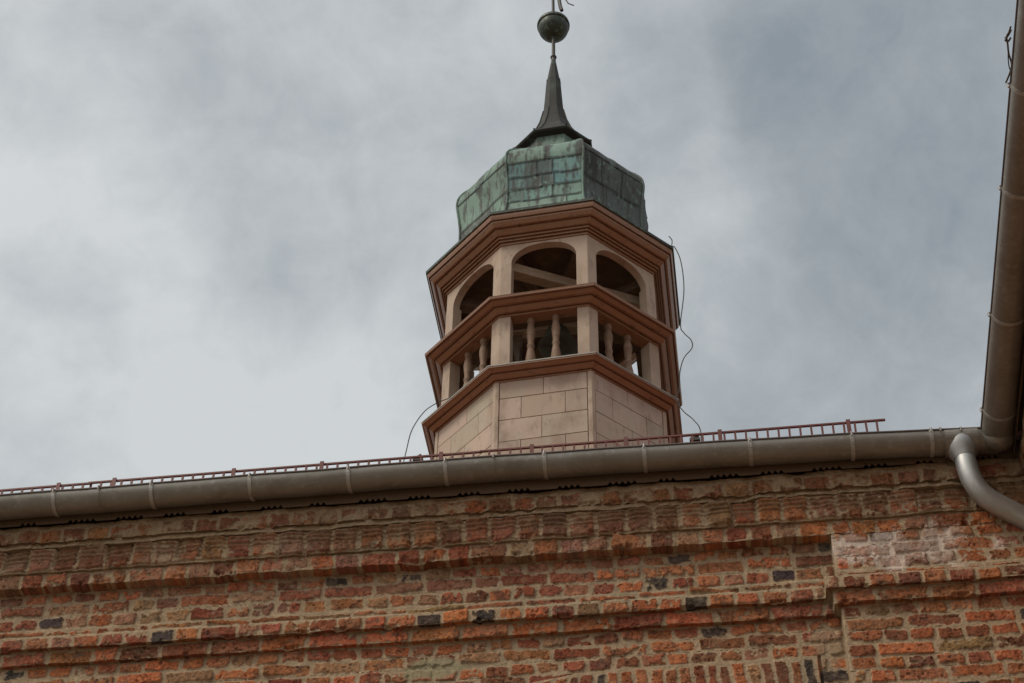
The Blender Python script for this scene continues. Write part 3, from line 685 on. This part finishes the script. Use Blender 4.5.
mb = MB(); mb.lathe([(.20, 15.86), (.212, 15.87), (.18, 15.92), (.15, 16.0), (.13, 16.07), (.12, 16.11), (.08, 16.135), (.04, 16.14), (.04, 16.16)], TX+.03, TY, 28); mb.build('bell_body', M['bronze'], bell, smooth=50)
mb = MB(); mb.tube([(TX+.03, TY, 16.0), (TX+.03, TY, 15.88), (TX+.03, TY, 15.82)], [.012, .016, .03], 8); mb.build('clapper', M['wire'], bell)

# dome: eight copper-clad faces with lapped sheets
DP = [(1.485, 16.648), (1.41, 16.70), (1.30, 16.79), (1.205, 16.92), (1.15, 17.07), (1.128, 17.25), (1.128, 17.45), (1.148, 17.65), (1.175, 17.84), (1.178, 17.95), (1.155, 18.06), (1.10, 18.16), (1.0, 18.28), (.75, 18.55), (.45, 18.78)]
def catmull(P_, n):
    P_ = [P_[0]]+P_+[P_[-1]]; o = []
    for i in range(1, len(P_)-2):
        for k in range(n):
            t = k/n; p0, p1, p2, p3 = [np.array(P_[j]) for j in (i-1, i, i+1, i+2)]
            o.append(.5*((2*p1)+(-p0+p2)*t+(2*p0-5*p1+4*p2-p3)*t*t+(-p0+3*p1-3*p2+p3)*t**3))
    o.append(np.array(P_[-1])); return o
prof = catmull(DP, 14)
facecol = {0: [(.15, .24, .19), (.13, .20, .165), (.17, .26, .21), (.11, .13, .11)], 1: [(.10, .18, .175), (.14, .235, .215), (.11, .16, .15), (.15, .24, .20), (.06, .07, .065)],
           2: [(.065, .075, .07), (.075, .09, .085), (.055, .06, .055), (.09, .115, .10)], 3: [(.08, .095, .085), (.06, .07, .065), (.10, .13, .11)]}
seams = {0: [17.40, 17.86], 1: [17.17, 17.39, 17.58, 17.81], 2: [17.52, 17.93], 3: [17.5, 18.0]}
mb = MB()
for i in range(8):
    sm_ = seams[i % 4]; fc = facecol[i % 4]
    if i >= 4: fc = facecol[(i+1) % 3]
    zs_ = [p[1] for p in prof]; nu = 44
    panels = {}
    cuts = {r: sorted([.5+random.uniform(-.12, .12)] if random.random() < .5 else [.33+random.uniform(-.06, .06), .67+random.uniform(-.06, .06)]) for r in range(len(sm_)+1)}
    if i == 1: cuts = {0: [.78], 1: [.22, .6], 2: [.45, .62], 3: [.38, .60], 4: [.49, .56]}
    vs_ = []; cols = []
    n_up = Vector((0, 0, 1))
    d = (cn(i+1, 1)-cn(i, 1)).normalized(); outn = Vector((d.y, -d.x, 0))
    for j, (r, z) in enumerate(prof):
        for k in range(nu+1):
            u = k/nu; p = cn(i, r, z).lerp(cn(i+1, r, z), u)
            row = sum(z > s_ for s_ in sm_)
            # lap: each sheet stands proud at its lower edge
            lo = ([14]+sm_)[row]; lap = .007*max(0, 1-(z-lo)/.20)*(1 if .02 < u < .98 else 0) if row else 0
            bul = .6*(.006*math.sin(u*9+i*2+z*4)+.0035*math.sin(u*23+z*11+i))*math.sin(math.pi*u)
            sv_ = min([abs(u-c_) for c_ in cuts[row]]) if cuts[row] else 1
            ridge = .006 if sv_ < .5/nu+.001 else 0
            vs_.append(p+outn*(lap+bul+ridge))
    fs = []; fcs = []
    for j in range(len(prof)-1):
        for k in range(nu):
            fs.append((j*(nu+1)+k, j*(nu+1)+k+1, (j+1)*(nu+1)+k+1, (j+1)*(nu+1)+k))
            u = (k+.5)/nu; z = (prof[j][1]+prof[j+1][1])/2; row = sum(z > s_ for s_ in sm_); pc_ = sum(u > c_ for c_ in cuts[row])
            if (row, pc_) not in panels:
                panels[(row, pc_)] = random.choice(fc)
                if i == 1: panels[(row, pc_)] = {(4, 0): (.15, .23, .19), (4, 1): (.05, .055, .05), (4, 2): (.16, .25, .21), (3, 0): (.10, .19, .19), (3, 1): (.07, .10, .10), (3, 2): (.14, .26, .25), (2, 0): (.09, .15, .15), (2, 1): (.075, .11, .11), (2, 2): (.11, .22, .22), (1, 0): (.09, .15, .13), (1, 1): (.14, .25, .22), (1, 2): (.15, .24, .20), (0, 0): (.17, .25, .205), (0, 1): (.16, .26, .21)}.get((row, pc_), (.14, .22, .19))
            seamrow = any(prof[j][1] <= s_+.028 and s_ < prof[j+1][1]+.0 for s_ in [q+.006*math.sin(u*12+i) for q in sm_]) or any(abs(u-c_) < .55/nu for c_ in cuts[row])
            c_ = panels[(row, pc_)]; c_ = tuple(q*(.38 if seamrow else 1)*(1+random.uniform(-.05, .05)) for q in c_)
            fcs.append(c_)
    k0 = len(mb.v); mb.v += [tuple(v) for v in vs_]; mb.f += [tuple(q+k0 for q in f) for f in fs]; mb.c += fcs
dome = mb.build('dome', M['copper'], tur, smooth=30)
for i in range(8):
    mb = MB(); mb.tube([cn(i, r+.004, z) for r, z in prof[::4]], .015, 8, c=(.13, .20, .165) if i not in (3,) else (.09, .11, .10)); mb.build('hip_roll', M['copper'], dome if False else tur, smooth=60)
loft([(1.47, 16.63), (1.497, 16.632), (1.50, 16.668), (1.47, 16.69)], 'dome_eaves_lip', M['copper_ball'], tur)
# neck, eaves skirt, spire
mb = MB()
for i in range(8): mb.hexa([cn(i, .46, 18.70), cn(i+1, .46, 18.70), cn(i+1, .38, 18.7), cn(i, .38, 18.7), cn(i, .43, 19.15), cn(i+1, .43, 19.15), cn(i+1, .38, 19.15), cn(i, .38, 19.15)], (.13, .19, .16))
mb.build('neck', M['copper'], tur)
SP = [(.40, 19.12), (.51, 19.15), (.525, 19.17), (.52, 19.195), (.43, 19.29), (.33, 19.44), (.24, 19.64), (.178, 19.84), (.140, 20.06), (.135, 20.08), (.115, 20.4), (.097, 20.72), (.097, 20.76), (.085, 20.78), (.06, 20.98), (.026, 21.24)]
mb = MB(); n = len(SP)
mb.add([cn(i, r, z) for r, z in SP for i in range(8)], [(k*8+i, k*8+(i+1) % 8, (k+1)*8+(i+1) % 8, (k+1)*8+i) for k in range(n-1) for i in range(8)]+[tuple(range(8))[::-1]])
mb.build('spire', M['copper_dark'], tur, bevel=0)
for i in range(8):
    mb = MB(); mb.tube([cn(i, r+.002, z) for r, z in SP[3:10]], [.012]*5+[.009]*2, 6); mb.build('spire_rib', M['copper_dark'], tur, smooth=60)
mb = MB(); mb.tube([(TX, TY, 21.2), (TX, TY, 21.28), (TX, TY, 21.285), (TX, TY, 21.30), (TX, TY, 21.305), (TX, TY, 22.2), (TX-.01, TY, 23.9)], [.03, .03, .042, .042, .024, .022, .014], 10); mb.build('finial_rod', M['wire'], tur, smooth=40)
mb = MB(); BZ = 21.965
bp_ = []
for k in range(25):
    a = -math.pi/2+math.pi*k/24; r = .205*math.cos(a); z = BZ+.205*math.sin(a)
    bp_.append((max(r, .02), z))
bp_ = [p for p in bp_ if p[1] < BZ+.02]+[(.202, BZ+.02), (.218, BZ+.026), (.220, BZ+.055), (.214, BZ+.078), (.196, BZ+.082)]+[p for p in bp_ if p[1] > BZ+.09]
mb.lathe(bp_, TX, TY, 36); mb.build('ball', M['copper_ball'], tur, smooth=60)
# torn sheet-metal strips of the weathervane above the ball
for pts, r in (([(.03, 0, 23.6), (.04, 0, 23.1), (.06, -.02, 22.8), (.085, -.04, 22.55), (.10, -.05, 22.38), (.12, -.05, 22.28)], .026),
               ([(.10, 0, 23.3), (.11, -.02, 22.85), (.15, -.04, 22.62), (.21, -.06, 22.42), (.285, -.08, 22.33)], .009)):
    mb = MB(); mb.tube([(TX+a, TY+b, c_) for a, b, c_ in pts], r, 6); mb.build('vane_strip', M['wire'], tur, smooth=40)
mb = MB(); mb.box(TX+.0, TX+.55, TY-.004, TY+.004, 23.35, 23.65); mb.build('weather_vane', M['copper_dark'], tur)

# ------------------------------------------------------------------ cables
def smoothpts(P_, n=8): return [Vector(p) for p in catmull([tuple(p) for p in P_], n)]
def cable(pts, r, label, name='lightning_cable'):
    mb = MB(); mb.tube(smoothpts(pts), r, 6); o = mb.build(name, M['wire']); return tag(o, label, 'cable')
cable([(-.085, 13.33, 16.79), (-.055, 13.33, 16.72), (-.06, 13.35, 16.64), (-.03, 13.35, 16.62), (.025, 13.35, 16.374), (.033, 13.35, 15.924), (-.031, 13.35, 15.406), (-.002, 13.35, 15.267), (.065, 13.35, 15.154), (.068, 13.35, 15.036), (-.022, 13.35, 14.899), (-.074, 13.35, 14.701), (-.097, 13.35, 14.447), (-.136, 13.32, 14.283), (-.065, 13.3, 14.096), (.025, 13.2, 13.88), (.085, 13.1, 13.62), (.06, 12.9, 13.0), (.05, 12.7, 12.58)],
      .0058, 'thin dark cable looping loosely down the right side of the turret')
cable([(-2.47, 13.38, 14.60), (-2.593, 13.4, 14.568), (-2.723, 13.4, 14.453), (-2.836, 13.4, 14.212), (-2.881, 13.4, 13.914), (-2.86, 13.1, 13.3), (-2.84, 12.8, 12.7)],
      .0055, 'thin dark cable curving down in the sky at the left foot of the turret')
ring = [cn(0, 1.30, 14.46), cn(0, 1.22, 14.46).lerp(cn(1, 1.22, 14.46), .3), cn(1, 1.26, 14.47), cn(1, 1.24, 14.47).lerp(cn(2, 1.24, 14.47), .35), cn(1, 1.22, 14.48).lerp(cn(2, 1.22, 14.48), .7), cn(2, 1.25, 14.5), cn(2, 1.25, 14.5).lerp(cn(3, 1.25, 14.5), .5), cn(3, 1.30, 14.5)]
cable(ring, .0045, 'thin cable lying along the ledge at the foot of the balusters')
for x, lab in ((-1.849, 'small dark clip on the roof edge at the left foot of the turret'), (.016, 'small dark clip on the roof edge at the right foot of the turret')):
    y = 9.0; z = roofz(y); t = empty('cable_clip', (x, y, z), lab, 'cable clip', 'cable clips on the roof edge')
    mb = MB(); mb.tube([(x, y, z), (x, y, 9.78)], .008, 6); mb.build('stem', M['wire'], t)
    mb = MB(); mb.box(x-.035, x+.035, y-.015, y+.015, 9.78, 9.80); mb.tube([(x-.02, y, 9.795), (x+.02, y, 9.83)], .014, 8); mb.build('clamp', M['wire'], t)
# dry stem caught on the wing gutter
tw = empty('dry_twig', (1.66, 5.4, 8.86), 'dry curling twig caught on the rim of the right-hand gutter near the top', 'twig')
mb = MB(); mb.tube(smoothpts([(1.66, 5.24, 8.88), (1.652, 5.264, 8.87), (1.640, 5.285, 8.86), (1.648, 5.33, 8.86), (1.655, 5.38, 8.855), (1.672, 5.44, 8.85), (1.668, 5.49, 8.85), (1.652, 5.55, 8.85)]), .0045, 6); mb.build('stem', M['twig'], tw)
mb = MB(); mb.tube(smoothpts([(1.665, 5.26, 8.88), (1.645, 5.285, 8.862), (1.63, 5.29, 8.86)]), .0035, 5); mb.tube(smoothpts([(1.632, 5.30, 8.86), (1.645, 5.305, 8.85), (1.66, 5.29, 8.86)]), .005, 5); mb.build('side_shoot', M['twig'], tw)
mb = MB(); mb.tube(smoothpts([(1.652, 5.36, 8.86), (1.66, 5.45, 8.85), (1.69, 5.52, 8.84), (1.72, 5.60, 8.80)]), .003, 5); mb.build('tendril', M['twig'], tw)
